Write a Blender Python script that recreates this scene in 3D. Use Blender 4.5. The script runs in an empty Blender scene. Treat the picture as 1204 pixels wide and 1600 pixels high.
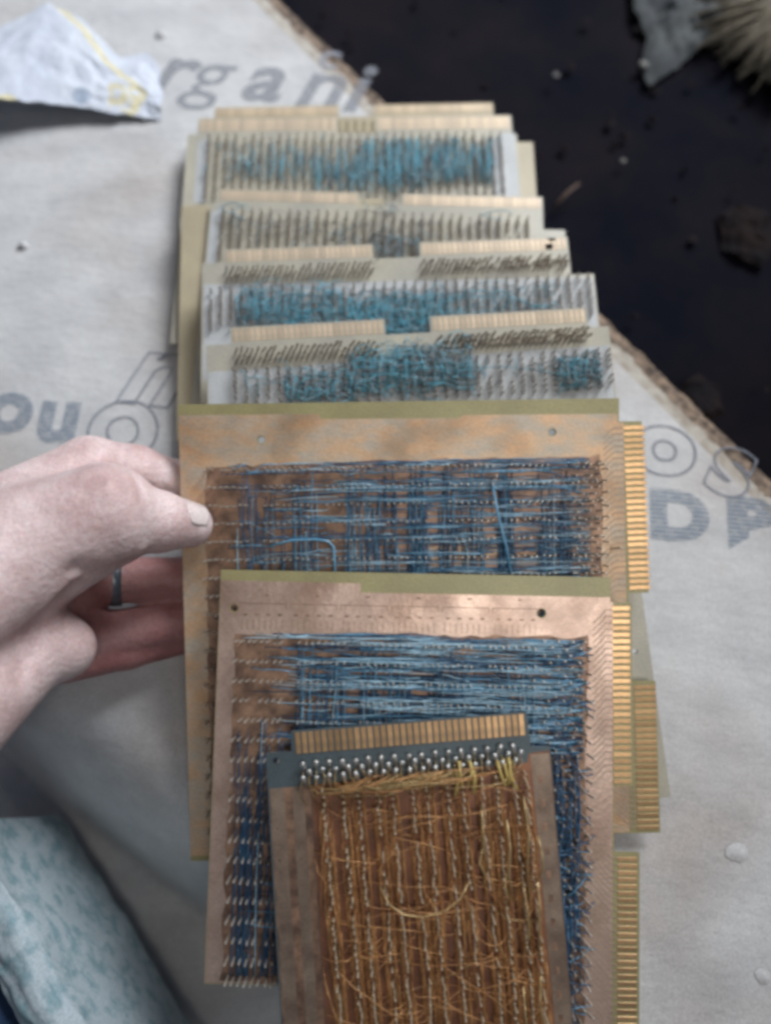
import bpy, bmesh, math, random
import numpy as np
from mathutils import Matrix, Vector
random.seed(7)
rng = np.random.default_rng(7)
S = 0.001                                   # everything below is in millimetres
sc = bpy.context.scene
col = sc.collection

# ------------------------------------------------------------------ camera
CAM_H, CAM_P, FOC = 353.0, math.radians(70), 1180.0
cd = bpy.data.cameras.new('camera')
cam = bpy.data.objects.new('camera', cd)
col.objects.link(cam)
cam.location = (0, 0, CAM_H * S)
cam.rotation_euler = (math.radians(20), 0, 0)
cd.sensor_fit = 'VERTICAL'
cd.sensor_height = 36
cd.lens = FOC / 1600 * 36
cd.clip_start, cd.clip_end = 0.01, 50
cd.dof.use_dof = True
cd.dof.focus_distance = 0.298
cd.dof.aperture_fstop = 3.8
sc.camera = cam

# ------------------------------------------------------------------ light
w = bpy.data.worlds.new('World')
sc.world = w
w.use_nodes = True
bg = w.node_tree.nodes['Background']
bg.inputs[0].default_value = (0.60, 0.70, 0.90, 1)
bg.inputs[1].default_value = 0.115

def area(name, loc, target, size, energy, color, spread=180):
    l = bpy.data.lights.new(name, 'AREA')
    l.shape = 'DISK'
    l.size = size
    l.energy = energy
    l.color = color
    l.spread = math.radians(spread)
    o = bpy.data.objects.new(name, l)
    col.objects.link(o)
    o.location = loc
    o.rotation_euler = (Vector(target) - Vector(loc)).to_track_quat('-Z', 'Y').to_euler()
    return o
area('window_light', (0.62, 1.10, 1.02), (-0.26, 0.48, 0.0), 0.85, 6.8, (0.93, 0.96, 1.0), 75)
area('glare_light', (0.30, -0.35, 1.25), (0.13, 0.09, 0.0), 0.34, 0.21, (1.0, 0.95, 0.88), 34)  # added spot that puts glare on the front boards, no known lamp
sc.view_settings.view_transform = 'Standard'
sc.view_settings.look = 'None'
sc.view_settings.gamma = 1
sc.view_settings.exposure = 0
sc.render.engine = 'CYCLES'
sc.cycles.use_denoising = True
sc.cycles.filter_width = 3.5
sc.cycles.max_bounces = 8

# ------------------------------------------------------------------ helpers
FW = np.array([0, math.cos(CAM_P), -math.sin(CAM_P)])
RT = np.array([1.0, 0, 0])
UP = np.cross(RT, FW)
def at(px, py, z):
    """point of the place (mm) at height z seen at a pixel of the photograph"""
    d = FW + RT * ((px - 602) / FOC) - UP * ((py - 800) / FOC)
    return np.array([0, 0, CAM_H]) + d * ((z - CAM_H) / d[2])

class MB:
    def __init__(s):
        s.v, s.f, s.m, s.sm = [], [], [], []
    def add(s, vs, fs, m=0, smooth=False):
        b = len(s.v)
        s.v.extend([tuple(p) for p in vs])
        for f in fs:
            s.f.append(tuple(b + i for i in f))
            s.m.append(m)
            s.sm.append(smooth)
    def box(s, x0, x1, y0, y1, z0, z1, m=0, bottom=True):
        vs = [(x0,y0,z0),(x1,y0,z0),(x1,y1,z0),(x0,y1,z0),(x0,y0,z1),(x1,y0,z1),(x1,y1,z1),(x0,y1,z1)]
        fs = [(4,5,6,7),(0,1,5,4),(1,2,6,5),(2,3,7,6),(3,0,4,7)]
        if bottom: fs.append((3,2,1,0))
        s.add(vs, fs, m)
    def strip(s, pts, wd, z0, z1, m=0):
        """flat trace along a polyline in the xy plane"""
        pts = [np.array(p, float) for p in pts]
        for a, b in zip(pts[:-1], pts[1:]):
            d = b - a
            L = np.hypot(*d)
            if L < 1e-6: continue
            n = np.array([-d[1], d[0]]) / L * wd / 2
            q = [a - n, b - n, b + n, a + n]
            vs = [(p[0], p[1], z0) for p in q] + [(p[0], p[1], z1) for p in q]
            s.add(vs, [(4,5,6,7),(0,1,5,4),(1,2,6,5),(2,3,7,6),(3,0,4,7)], m)
    def tube(s, pts, r, m=0, n=4, taper=None):
        P = np.array(pts, float)
        k = len(P)
        T = np.zeros_like(P)
        T[1:-1] = P[2:] - P[:-2]
        T[0] = P[1] - P[0]
        T[-1] = P[-1] - P[-2]
        T /= np.linalg.norm(T, axis=1)[:, None] + 1e-9
        ref = np.array([0.13, 0.21, 0.97])
        if abs(T[:, 2]).mean() > 0.8: ref = np.array([0.97, 0.13, 0.21])
        A = np.cross(T, ref)
        A /= np.linalg.norm(A, axis=1)[:, None] + 1e-9
        B = np.cross(T, A)
        rr = np.full(k, r) if taper is None else np.array(taper) * r
        vs = []
        for i in range(k):
            for j in range(n):
                a = 2 * math.pi * j / n
                vs.append(P[i] + rr[i] * (math.cos(a) * A[i] + math.sin(a) * B[i]))
        fs = []
        for i in range(k - 1):
            for j in range(n):
                j2 = (j + 1) % n
                fs.append((i*n+j, i*n+j2, (i+1)*n+j2, (i+1)*n+j))
        fs.append(tuple(range(n))[::-1])
        fs.append(tuple((k-1)*n + j for j in range(n)))
        s.add(vs, fs, m, True)
    def pin(s, x, y, h, r=0.32, lean=(0, 0), m=0, z0=0):
        tx, ty = x + lean[0] * h, y + lean[1] * h
        q = [(-r,-r),(r,-r),(r,r),(-r,r)]
        vs = [(x+a, y+b, z0) for a, b in q] + [(tx+a, ty+b, z0+h-.35) for a, b in q] + [(tx+a*.45, ty+b*.45, z0+h) for a, b in q]
        fs = []
        for l in (0, 4):
            for j in range(4):
                j2 = (j + 1) % 4
                fs.append((l+j, l+j2, l+4+j2, l+4+j))
        fs.append((8,9,10,11))
        s.add(vs, fs, m)
    def build(s, name, mats, parent=None, kind=None):
        me = bpy.data.meshes.new(name)
        me.from_pydata([(a*S, b*S, c*S) for a, b, c in s.v], [], s.f)
        if not isinstance(mats, (list, tuple)): mats = [mats]
        for m in mats: me.materials.append(m)
        me.polygons.foreach_set('material_index', s.m)
        me.polygons.foreach_set('use_smooth', s.sm)
        me.update()
        return link(name, me, parent, kind)

def link(name, me, parent=None, kind=None):
    o = bpy.data.objects.new(name, me)
    col.objects.link(o)
    if parent is not None: o.parent = parent
    if kind: o['kind'] = kind
    return o

def tag(o, label, cat, group=None):
    o['label'] = label
    o['category'] = cat
    if group: o['group'] = group
    return o

def plate(name, outline, holes, z0, z1, material, parent, seg=14):
    """a flat plate with real round holes, z0..z1"""
    bm = bmesh.new()
    loops = [outline] + [[(hx + hr*math.cos(2*math.pi*i/seg), hy + hr*math.sin(2*math.pi*i/seg)) for i in range(seg)] for hx, hy, hr in holes]
    es = []
    for lp in loops:
        vs = [bm.verts.new((x*S, y*S, z1*S)) for x, y in lp]
        for i in range(len(vs)):
            es.append(bm.edges.new((vs[i], vs[(i+1) % len(vs)])))
    bmesh.ops.triangle_fill(bm, use_beauty=True, use_dissolve=False, edges=es, normal=(0, 0, 1))
    bmesh.ops.recalc_face_normals(bm, faces=bm.faces)
    up = sum(f.normal.z * f.calc_area() for f in bm.faces)
    if up < 0: bmesh.ops.reverse_faces(bm, faces=bm.faces)
    if z1 - z0 > 0.001:
        top = bm.faces[:]
        r = bmesh.ops.extrude_face_region(bm, geom=top)
        nv = [g for g in r['geom'] if isinstance(g, bmesh.types.BMVert)]
        for v in nv: v.co.z = z0 * S
        bmesh.ops.recalc_face_normals(bm, faces=bm.faces)
    me = bpy.data.meshes.new(name)
    bm.to_mesh(me)
    bm.free()
    me.materials.append(material)
    return link(name, me, parent)

# ------------------------------------------------------------------ materials
def mat(name, c1, c2=None, rough=0.5, metal=0.0, scale=60, amt=0.5, bump=0.0, bscale=400, stretch=(1,1,1), coat=0.0,
        sss=0.0, detail=5, spec=0.5, rvar=0.0, contrast=(0.35, 0.65), trans=0.0, stain=None):
    m = bpy.data.materials.new(name)
    m.use_nodes = True
    nt = m.node_tree
    b = nt.nodes['Principled BSDF']
    b.inputs['Roughness'].default_value = rough
    b.inputs['Metallic'].default_value = metal
    b.inputs['Specular IOR Level'].default_value = spec
    b.inputs['Coat Weight'].default_value = coat
    b.inputs['Coat Roughness'].default_value = 0.15
    if trans: b.inputs['Transmission Weight'].default_value = trans
    if sss:
        b.inputs['Subsurface Weight'].default_value = sss
        b.inputs['Subsurface Radius'].default_value = (1.0, 0.35, 0.2)
        b.inputs['Subsurface Scale'].default_value = 0.006
    tc = nt.nodes.new('ShaderNodeTexCoord')
    mp = nt.nodes.new('ShaderNodeMapping')
    mp.inputs['Scale'].default_value = stretch
    nt.links.new(tc.outputs['Object'], mp.inputs['Vector'])
    if c2 is None:
        b.inputs['Base Color'].default_value = (*c1, 1)
    else:
        n = nt.nodes.new('ShaderNodeTexNoise')
        n.inputs['Scale'].default_value = scale
        n.inputs['Detail'].default_value = detail
        n.inputs['Roughness'].default_value = 0.62
        nt.links.new(mp.outputs[0], n.inputs['Vector'])
        r = nt.nodes.new('ShaderNodeMapRange')
        r.inputs[1].default_value, r.inputs[2].default_value = contrast
        nt.links.new(n.outputs['Fac'], r.inputs[0])
        mx = nt.nodes.new('ShaderNodeMix')
        mx.data_type = 'RGBA'
        mx.inputs[6].default_value = (*c1, 1)
        mx.inputs[7].default_value = (*c2, 1)
        nt.links.new(r.outputs[0], mx.inputs[0])
        fn_ = nt.nodes.new('ShaderNodeTexNoise')
        fn_.inputs['Scale'].default_value = 1100
        fn_.inputs['Detail'].default_value = 3
        nt.links.new(tc.outputs['Object'], fn_.inputs['Vector'])
        fr_ = nt.nodes.new('ShaderNodeMapRange')
        fr_.inputs[1].default_value, fr_.inputs[2].default_value = 0.3, 0.7
        fr_.inputs[3].default_value, fr_.inputs[4].default_value = 0.84, 1.10
        nt.links.new(fn_.outputs['Fac'], fr_.inputs[0])
        m2 = nt.nodes.new('ShaderNodeMix'); m2.data_type = 'RGBA'; m2.blend_type = 'MULTIPLY'
        m2.inputs[0].default_value = 1
        nt.links.new(mx.outputs[2], m2.inputs[6]); nt.links.new(fr_.outputs[0], m2.inputs[7])
        last = m2.outputs[2]
        if stain:                                   # big soft stains with a shape of their own
            sn = nt.nodes.new('ShaderNodeTexNoise')
            sn.inputs['Scale'].default_value = stain[1]
            sn.inputs['Detail'].default_value = 6
            nt.links.new(tc.outputs['Object'], sn.inputs['Vector'])
            sr = nt.nodes.new('ShaderNodeMapRange')
            sr.inputs[1].default_value, sr.inputs[2].default_value = 0.48, 0.72
            nt.links.new(sn.outputs['Fac'], sr.inputs[0])
            m3 = nt.nodes.new('ShaderNodeMix'); m3.data_type = 'RGBA'; m3.blend_type = 'MULTIPLY'
            m3.inputs[7].default_value = (*stain[0], 1)
            nt.links.new(sr.outputs[0], m3.inputs[0]); nt.links.new(last, m3.inputs[6])
            last = m3.outputs[2]
        nt.links.new(last, b.inputs['Base Color'])
        if rvar:
            r2 = nt.nodes.new('ShaderNodeMapRange')
            r2.inputs[3].default_value, r2.inputs[4].default_value = rough - rvar, rough + rvar
            nt.links.new(n.outputs['Fac'], r2.inputs[0])
            nt.links.new(r2.outputs[0], b.inputs['Roughness'])
    if bump:
        n2 = nt.nodes.new('ShaderNodeTexNoise')
        n2.inputs['Scale'].default_value = bscale
        n2.inputs['Detail'].default_value = 4
        nt.links.new(mp.outputs[0], n2.inputs['Vector'])
        bp = nt.nodes.new('ShaderNodeBump')
        bp.inputs['Strength'].default_value = bump
        bp.inputs['Distance'].default_value = 0.001
        nt.links.new(n2.outputs['Fac'], bp.inputs['Height'])
        nt.links.new(bp.outputs[0], b.inputs['Normal'])
    return m

def vary(m, lo=0.72, hi=1.15):
    """each piece of a kind gets its own tone of tarnish"""
    nt = m.node_tree
    b = nt.nodes['Principled BSDF']
    src = b.inputs['Base Color'].links[0].from_socket
    oi = nt.nodes.new('ShaderNodeObjectInfo')
    mr = nt.nodes.new('ShaderNodeMapRange')
    mr.inputs[3].default_value, mr.inputs[4].default_value = lo, hi
    nt.links.new(oi.outputs['Random'], mr.inputs[0])
    mx = nt.nodes.new('ShaderNodeMix'); mx.data_type = 'RGBA'; mx.blend_type = 'MULTIPLY'
    mx.inputs[0].default_value = 1
    nt.links.new(src, mx.inputs[6]); nt.links.new(mr.outputs[0], mx.inputs[7])
    nt.links.new(mx.outputs[2], b.inputs['Base Color'])
    return m

M = {}
M['liner'] = mat('white_liner', (0.64,0.635,0.63), (0.50,0.50,0.505), rough=0.85, scale=28, bump=0.6, bscale=150, stretch=(1,1.7,1), detail=10, contrast=(0.3,0.68), stain=((0.80,0.74,0.70), 11))
M['kraft'] = mat('kraft_edge', (0.52,0.49,0.43), (0.36,0.31,0.26), rough=0.9, scale=120, bump=0.5, bscale=300)
M['crushed'] = mat('crushed_kraft', (0.30,0.22,0.16), (0.10,0.075,0.06), rough=0.95, scale=170, bump=0.8, bscale=300, contrast=(0.4,0.6))
M['floor'] = mat('dark_soil', (0.013,0.011,0.014), (0.0045,0.0055,0.011), rough=0.9, scale=9, bump=0.6, bscale=60, spec=0.05)
M['olive'] = mat('olive_laminate', (0.38,0.34,0.16), (0.31,0.27,0.13), rough=0.42, scale=40, bump=0.05, bscale=900)
M['tanlam'] = mat('tan_laminate', (0.50,0.43,0.29), (0.42,0.36,0.25), rough=0.4, scale=40)
M['palelam'] = mat('pale_laminate', (0.52,0.485,0.385), (0.42,0.40,0.34), rough=0.32, scale=30)
M['palesheet'] = mat('pale_sheet', (0.53,0.545,0.55), (0.44,0.455,0.46), rough=0.4, scale=50)
M['copper2'] = mat('pinkish_copper', (0.66,0.49,0.40), (0.44,0.31,0.25), rough=0.40, metal=0.5, scale=48, rvar=0.14, bump=0.12, bscale=500, contrast=(0.3,0.72), detail=9, stain=((0.66,0.60,0.56), 38))
M['copper3'] = mat('dull_copper', (0.66,0.44,0.27), (0.52,0.45,0.36), rough=0.5, metal=0.3, scale=60, stretch=(1,2.2,1), rvar=0.12, bump=0.2, bscale=300, contrast=(0.4,0.62), detail=9, stain=((0.70,0.60,0.50), 30))
M['brown_and_shade'] = mat('brown_board_and_shade', (0.38,0.23,0.15), (0.15,0.09,0.065), rough=0.45, metal=0.3, scale=110, contrast=(0.4,0.62))  # brown board colour, with painted shade on the blue wired fields
M['rustboard'] = mat('reddish_board', (0.34,0.15,0.08), (0.19,0.085,0.05), rough=0.45, metal=0.2, scale=90)
M['gold'] = vary(mat('gold_finger', (0.69,0.43,0.21), (0.46,0.30,0.17), rough=0.36, metal=0.7, scale=260, rvar=0.12))
M['palegold'] = vary(mat('pale_gold_finger', (0.80,0.62,0.44), (0.64,0.50,0.35), rough=0.42, metal=0.25, scale=260, rvar=0.1), .8, 1.1)
M['darkgap'] = mat('dark_tarnish', (0.09,0.06,0.045), (0.05,0.035,0.03), rough=0.5, scale=200)
M['trace'] = mat('etched_trace', (0.36,0.26,0.19), (0.44,0.32,0.23), rough=0.5, scale=200)
M['bar'] = mat('brown_copper', (0.36,0.27,0.20), (0.20,0.14,0.105), rough=0.42, metal=0.4, scale=80, detail=8)
M['goldpin'] = mat('gold_pin', (0.80,0.68,0.50), (0.52,0.40,0.26), rough=0.3, metal=0.4, scale=300)
M['pin'] = mat('tinned_pin', (0.72,0.67,0.60), (0.5,0.45,0.38), rough=0.3, metal=0.45, scale=300)
M['pindark'] = mat('tarnished_pin', (0.46,0.39,0.32), (0.30,0.255,0.22), rough=0.4, metal=0.4, scale=300)
M['solder'] = mat('solder', (0.72,0.72,0.70), (0.55,0.55,0.53), rough=0.28, metal=0.8, scale=300)
M['glint'] = mat('wire_glint', (0.55,0.80,0.92), (0.40,0.62,0.76), rough=0.25, scale=60)  # glare on the blue wiring, painted as pale strands
M['blue'] = mat('blue_wire', (0.058,0.15,0.27), (0.032,0.085,0.17), rough=0.26, scale=60, coat=0.3)
M['blue2'] = mat('sky_blue_wire_and_glare', (0.19,0.43,0.62), (0.12,0.31,0.47), rough=0.24, scale=60, coat=0.3)  # lighter wire colour that also paints in glare streaks
M['teal'] = mat('teal_wire', (0.20,0.58,0.72), (0.14,0.43,0.56), rough=0.3, scale=60, coat=0.2)
M['teal2'] = mat('pale_teal_wire', (0.32,0.50,0.57), (0.22,0.38,0.45), rough=0.3, scale=60)
M['greywire'] = mat('grey_wire', (0.30,0.31,0.32), (0.2,0.2,0.21), rough=0.35, scale=60)
M['goldwire'] = mat('enamel_copper_wire', (0.78,0.43,0.18), (0.52,0.26,0.11), rough=0.3, metal=0.3, scale=90)
M['palegoldwire'] = mat('bare_gold_wire', (0.62,0.45,0.22), (0.45,0.32,0.15), rough=0.3, metal=0.5, scale=90)
M['yellow'] = mat('yellow_sleeve', (0.62,0.47,0.16), (0.50,0.36,0.12), rough=0.35, scale=90)
M['slate'] = mat('slate_laminate', (0.105,0.135,0.145), (0.075,0.10,0.11), rough=0.3, scale=40)
M['skin'] = mat('skin', (0.82,0.655,0.64), (0.58,0.39,0.375), rough=0.5, scale=42, bump=0.55, bscale=420, sss=0.4, detail=8)
M['bandgrey'] = mat('dark_grey_band', (0.20,0.24,0.27), (0.13,0.16,0.19), rough=0.35, metal=0.7, scale=200)
M['nail'] = mat('nail', (0.80,0.70,0.68), (0.74,0.60,0.57), rough=0.25, scale=80, coat=0.5)
M['paper'] = mat('white_paper', (0.62,0.66,0.73), (0.54,0.58,0.67), rough=0.7, scale=25, bump=0.15, bscale=80)
M['yellowprint'] = mat('yellow_print', (0.72,0.66,0.44), (0.66,0.60,0.40), rough=0.7, scale=60)
M['greyprint'] = mat('grey_print', (0.36,0.42,0.52), (0.42,0.48,0.58), rough=0.7, scale=60)
M['rag'] = mat('grey_rag', (0.10,0.108,0.108), (0.05,0.056,0.062), rough=0.95, scale=25, bump=0.6, bscale=250)
M['straw'] = mat('straw', (0.30,0.255,0.18), (0.17,0.145,0.11), rough=0.8, scale=90)
M['leaf'] = mat('dead_leaf', (0.018,0.011,0.010), (0.008,0.007,0.009), rough=0.8, scale=60, bump=0.4, bscale=200, spec=0.1)
M['litter'] = mat('litter', (0.024,0.017,0.016), (0.010,0.009,0.012), rough=0.9, scale=60, spec=0.1)
M['rag2'] = mat('pebble', (0.30,0.29,0.27), (0.2,0.2,0.19), rough=0.9, scale=120)
M['twig'] = mat('twig', (0.20,0.13,0.10), (0.12,0.08,0.06), rough=0.8, scale=90)
M['denim'] = mat('blue_cloth', (0.035,0.075,0.16), (0.025,0.05,0.11), rough=0.95, scale=40, bump=0.4, bscale=900)

def ink(name, c, pitch=None, duty=0.55):
    m = bpy.data.materials.new(name)
    m.use_nodes = True
    nt = m.node_tree
    b = nt.nodes['Principled BSDF']
    b.inputs['Base Color'].default_value = (*c, 1)
    b.inputs['Roughness'].default_value = 0.8
    out = nt.nodes['Material Output']
    tr = nt.nodes.new('ShaderNodeBsdfTransparent')
    mx = nt.nodes.new('ShaderNodeMixShader')
    tc = nt.nodes.new('ShaderNodeTexCoord')
    n = nt.nodes.new('ShaderNodeTexNoise')
    n.inputs['Scale'].default_value = 260
    n.inputs['Detail'].default_value = 4
    nt.links.new(tc.outputs['Object'], n.inputs['Vector'])
    r = nt.nodes.new('ShaderNodeMapRange')
    r.inputs[1].default_value, r.inputs[2].default_value = 0.30, 0.62
    r.inputs[3].default_value, r.inputs[4].default_value = 0.80, 0.40
    nt.links.new(n.outputs['Fac'], r.inputs[0])
    fac = r.outputs[0]
    if pitch:
        sp = nt.nodes.new('ShaderNodeSeparateXYZ')
        nt.links.new(tc.outputs['Object'], sp.inputs[0])
        dv = nt.nodes.new('ShaderNodeMath'); dv.operation = 'DIVIDE'; dv.inputs[1].default_value = pitch * S
        nt.links.new(sp.outputs['Y'], dv.inputs[0])
        ad = nt.nodes.new('ShaderNodeMath'); ad.operation = 'MULTIPLY_ADD'; ad.inputs[1].default_value = 0.5; 
        nt.links.new(n.outputs['Fac'], ad.inputs[0]); nt.links.new(dv.outputs[0], ad.inputs[2])
        fr = nt.nodes.new('ShaderNodeMath'); fr.operation = 'FRACT'
        nt.links.new(ad.outputs[0], fr.inputs[0])
        lt = nt.nodes.new('ShaderNodeMapRange')
        lt.inputs[1].default_value, lt.inputs[2].default_value = duty, duty + 0.15
        lt.inputs[3].default_value, lt.inputs[4].default_value = 1.0, 0.25
        nt.links.new(fr.outputs[0], lt.inputs[0])
        mu = nt.nodes.new('ShaderNodeMath'); mu.operation = 'MULTIPLY'
        nt.links.new(lt.outputs[0], mu.inputs[0]); nt.links.new(fac, mu.inputs[1])
        fac = mu.outputs[0]
    nt.links.new(fac, mx.inputs[0])
    nt.links.new(tr.outputs[0], mx.inputs[1])
    nt.links.new(b.outputs[0], mx.inputs[2])
    nt.links.new(mx.outputs[0], out.inputs['Surface'])
    return m
M['ink'] = ink('grey_ink', (0.29,0.305,0.34))
M['inkstripe'] = ink('striped_blue_ink', (0.19,0.25,0.33), 2.3)
M['inkline'] = ink('outline_ink', (0.36,0.38,0.44))

# ------------------------------------------------------------------ floor and cardboard
def grid_mesh(fn, nu, nv, mfn=None):
    mb = MB()
    vs = [fn(i / nu, j / nv) for j in range(nv + 1) for i in range(nu + 1)]
    b = [(j*(nu+1)+i, j*(nu+1)+i+1, (j+1)*(nu+1)+i+1, (j+1)*(nu+1)+i) for j in range(nv) for i in range(nu)]
    mb.add(vs, b, 0, True)
    if mfn: mb.m = [mfn((i+.5)/nu, (j+.5)/nv) for j in range(nv) for i in range(nu)]
    return mb

from mathutils import noise as MN
def nz(x, y, z=0.0, o=3):
    return MN.fractal(Vector((x, y, z)), 0.6, 2.0, o)

FLOOR_Z = -60
PIT_Z = -115  # ground lowered below the bent corner to keep that hollow dark
mb = grid_mesh(lambda u, v: (-1500 + 3000*u, -1500 + 3500*v, (PIT_Z if v < .46 else FLOOR_Z if v > .5 else PIT_Z + (FLOOR_Z-PIT_Z)*(v-.46)/.04) + 5*nz(u*40, v*45)), 120, 140)
mb.build('ground', M['floor'], kind='structure')

# the cardboard's straight cut edge runs down to the right
E0 = np.array([-68.5, 488.3]); E1 = np.array([200.0, 140.0])
dE = (E1 - E0) / np.linalg.norm(E1 - E0)
nE = np.array([-dE[1], dE[0]])                       # pointing off the board
if nE[0] < 0: nE = -nE
def edge_pt(t, off):
    p = E0 + dE * t + nE * off
    return p[0], p[1]
card = bpy.data.objects.new('cardboard_sheet', None)
col.objects.link(card)
tag(card, 'large sheet of white printed cardboard lying under all the boards', 'cardboard')
BAND = 15.0
def sag(x, y):
    """the lower left corner of the cardboard is bent down, a shape made to leave it dark"""
    d = -0.55*(x+105) - 0.83*y + 19
    if d < 0: return 0.0
    k = 2.3
    z = k*d*d/(2*50) if d < 50 else k*25 + k*(d-50)
    return -min(z, 104 - 300/(d+14))
def liner_fn(u, v):
    # u runs across from the far left to the cut edge, v from near to far
    y = -420 + (edge_pt(-160, -BAND)[1] + 420)*v
    tt = (y - E0[1] + nE[1]*BAND) / dE[1]
    xr = E0[0] + dE[0]*tt - nE[0]*BAND
    x = -520 + (xr + 520)*u
    return x, y, sag(x, y) + (0.25*nz(x*.02, y*.02, 4) - .2 if u < .97 else -.2)
grid_mesh(liner_fn, 150, 200).build('liner', M['liner'], card)
def band(u, v):
    t = -160 + 720*u
    off = -BAND - 0.5 + (BAND + 0.5 + 1.2*nz(t*0.06, 3.1))*v
    x, y = edge_pt(t, off)
    drop = 0.25 + (0.5*v if v < .5 else 0.25 + 3.6*(v - .5)**1.3)
    lump = 0.0 if v < .45 else 0.9*nz(t*0.16, v*5, 1.7)
    return x, y, -drop + lump
grid_mesh(band, 520, 16, lambda u, v: 0 if v < 0.5 + 0.12*nz(u*60, 0.3) else 1).build('torn_edge', [M['kraft'], M['crushed']], card)
q = [edge_pt(-160, -BAND), edge_pt(560, -BAND), edge_pt(560, 0.5), edge_pt(-160, 0.5)]
plate('core', q, [], -6.0, -5.0, M['crushed'], card)

dg = None
def letter(ch, pos, size, ang, material, shear=0.0, outline=None, bold=0.0, sx=1.0):
    c = bpy.data.curves.new('printed_letter', 'FONT')
    c.body = ch
    c.size = 1.0
    c.shear = shear
    c.align_x = 'CENTER'
    c.offset = bold
    if outline:
        c.fill_mode = 'NONE'
        c.bevel_depth = outline
        c.bevel_resolution = 0
    t = bpy.data.objects.new('tmp_letter', c)
    col.objects.link(t)
    bpy.context.view_layer.update()
    me = bpy.data.meshes.new_from_object(t.evaluated_get(bpy.context.evaluated_depsgraph_get()))
    bpy.data.objects.remove(t)
    bpy.data.curves.remove(c)
    k = size * S
    for v in me.vertices:
        v.co.x *= k * sx
        v.co.y *= k
        v.co.z = 0.0001 * (v.co.z / outline if outline else 0)
    me.materials.clear()
    me.materials.append(material)
    me.name = 'printed_letter'
    o = link('printed_letter', me, card)
    o.location = (pos[0]*S, pos[1]*S, 0.00015)
    o.rotation_euler = (0, 0, math.radians(ang))
    return o
# x-height of the default face is about 0.5 of its size, caps about 0.7
for ch, px, py in (('r',258,141), ('g',314,147), ('a',402,155), ('n',492,166), ('i',545,172)):
    letter(ch, at(px, py, 0), 58, -8, M['ink'], 0.25, bold=0.0 if ch == 'g' else 0.022)
letter('c', at(508,106,0), 32, -14, M['inkline'], 0.1, bold=0.02)
letter('u', at(85,686,0), 44, -3, M['inkstripe'], 0, bold=0.045)
letter('o', at(8,672,0), 44, -3, M['inkstripe'], 0, bold=0.045)
letter('o', at(203,712,0), 66, 20, M['inkline'], 0, outline=0.010, bold=0.03)
letter('n', at(225,628,0), 62, -8, M['inkline'], 0.3, outline=0.010, bold=0.03)
letter('o', at(1037,735,0), 50, -8, M['inkline'], 0, outline=0.012, bold=0.045, sx=1.1)
letter('s', at(1130,766,0), 50, -22, M['inkline'], 0.1, outline=0.012, bold=0.045, sx=1.05)
letter('D', at(1061,840,0), 34, -5, M['inkstripe'], 0, bold=0.06, sx=1.15)
letter('B', at(1178,856,0), 36, -6, M['inkstripe'], 0, bold=0.06, sx=1.3)

# torn flecks of the liner
def fleck(px, py, r, h, label, seed):
    p = at(px, py, 0)
    mb = MB()
    N = 9
    vs = [(0, 0, h)]
    for ring, f in ((1, .5), (2, 1)):
        for i in range(N):
            a = 2*math.pi*i/N
            rr = .8*r*f*(1 + .45*nz(i*1.7, seed*3.1, ring))
            vs.append((rr*math.cos(a)*1.2, rr*math.sin(a), h*(1-f)*(.6+.5*math.sin(a+seed)) + .12))
    fs = [(0, 1+i, 1+(i+1) % N) for i in range(N)] + [(1+i, 1+N+i, 1+N+(i+1) % N, 1+(i+1) % N) for i in range(N)]
    mb.add(vs, fs, 0, True)
    o = mb.build('paper_fleck', M['liner'])
    o.location = (p[0]*S, p[1]*S, 0)
    tag(o, label, 'paper fleck', 'torn flecks of paper on the cardboard')
fleck(250, 55, 5.0, 4.0, 'torn paper fleck curling up beside the white crumpled wrapper', 1)
fleck(36, 385, 4.0, 4.5, 'torn paper fleck on bare cardboard at the far left', 2)
fleck(1150, 1330, 5.5, 1.5, 'torn paper fleck on cardboard to the right of the boards', 3)
fleck(1193, 1525, 3.5, 1.2, 'torn paper fleck in the lower right corner of the cardboard', 4)

# ------------------------------------------------------------------ circuit boards
def frame_obj(name, A, xax, n):
    x = Vector(xax).normalized()
    n = Vector(n).normalized()
    y = n.cross(x).normalized()
    x = y.cross(n).normalized()
    R = Matrix((x, y, n)).transposed().to_4x4()
    o = bpy.data.objects.new(name, None)
    o.empty_display_size = 0.01
    col.objects.link(o)
    o.matrix_world = Matrix.Translation(Vector(A) * S) @ R
    return o

class Fingers:
    cache = {}
    @classmethod
    def put(cls, root, x, y, wx, wy, material, h=0.16):
        key = (round(wx, 2), round(wy, 2), material.name)
        me = cls.cache.get(key)
        if me is None:
            mb = MB()
            b = 0.12
            vs = [(-wx/2,-wy/2,0),(wx/2,-wy/2,0),(wx/2,wy/2,0),(-wx/2,wy/2,0),
                  (-wx/2+b,-wy/2+b,h),(wx/2-b,-wy/2+b,h),(wx/2-b,wy/2-b,h),(-wx/2+b,wy/2-b,h)]
            mb.add(vs, [(4,5,6,7),(0,1,5,4),(1,2,6,5),(2,3,7,6),(3,0,4,7)])
            o = mb.build('contact_finger', material, root)
            cls.cache[key] = o.data
        else:
            o = link('contact_finger', me, root)
        o.location = (x*S, y*S, 0.00003)
        return o

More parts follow.
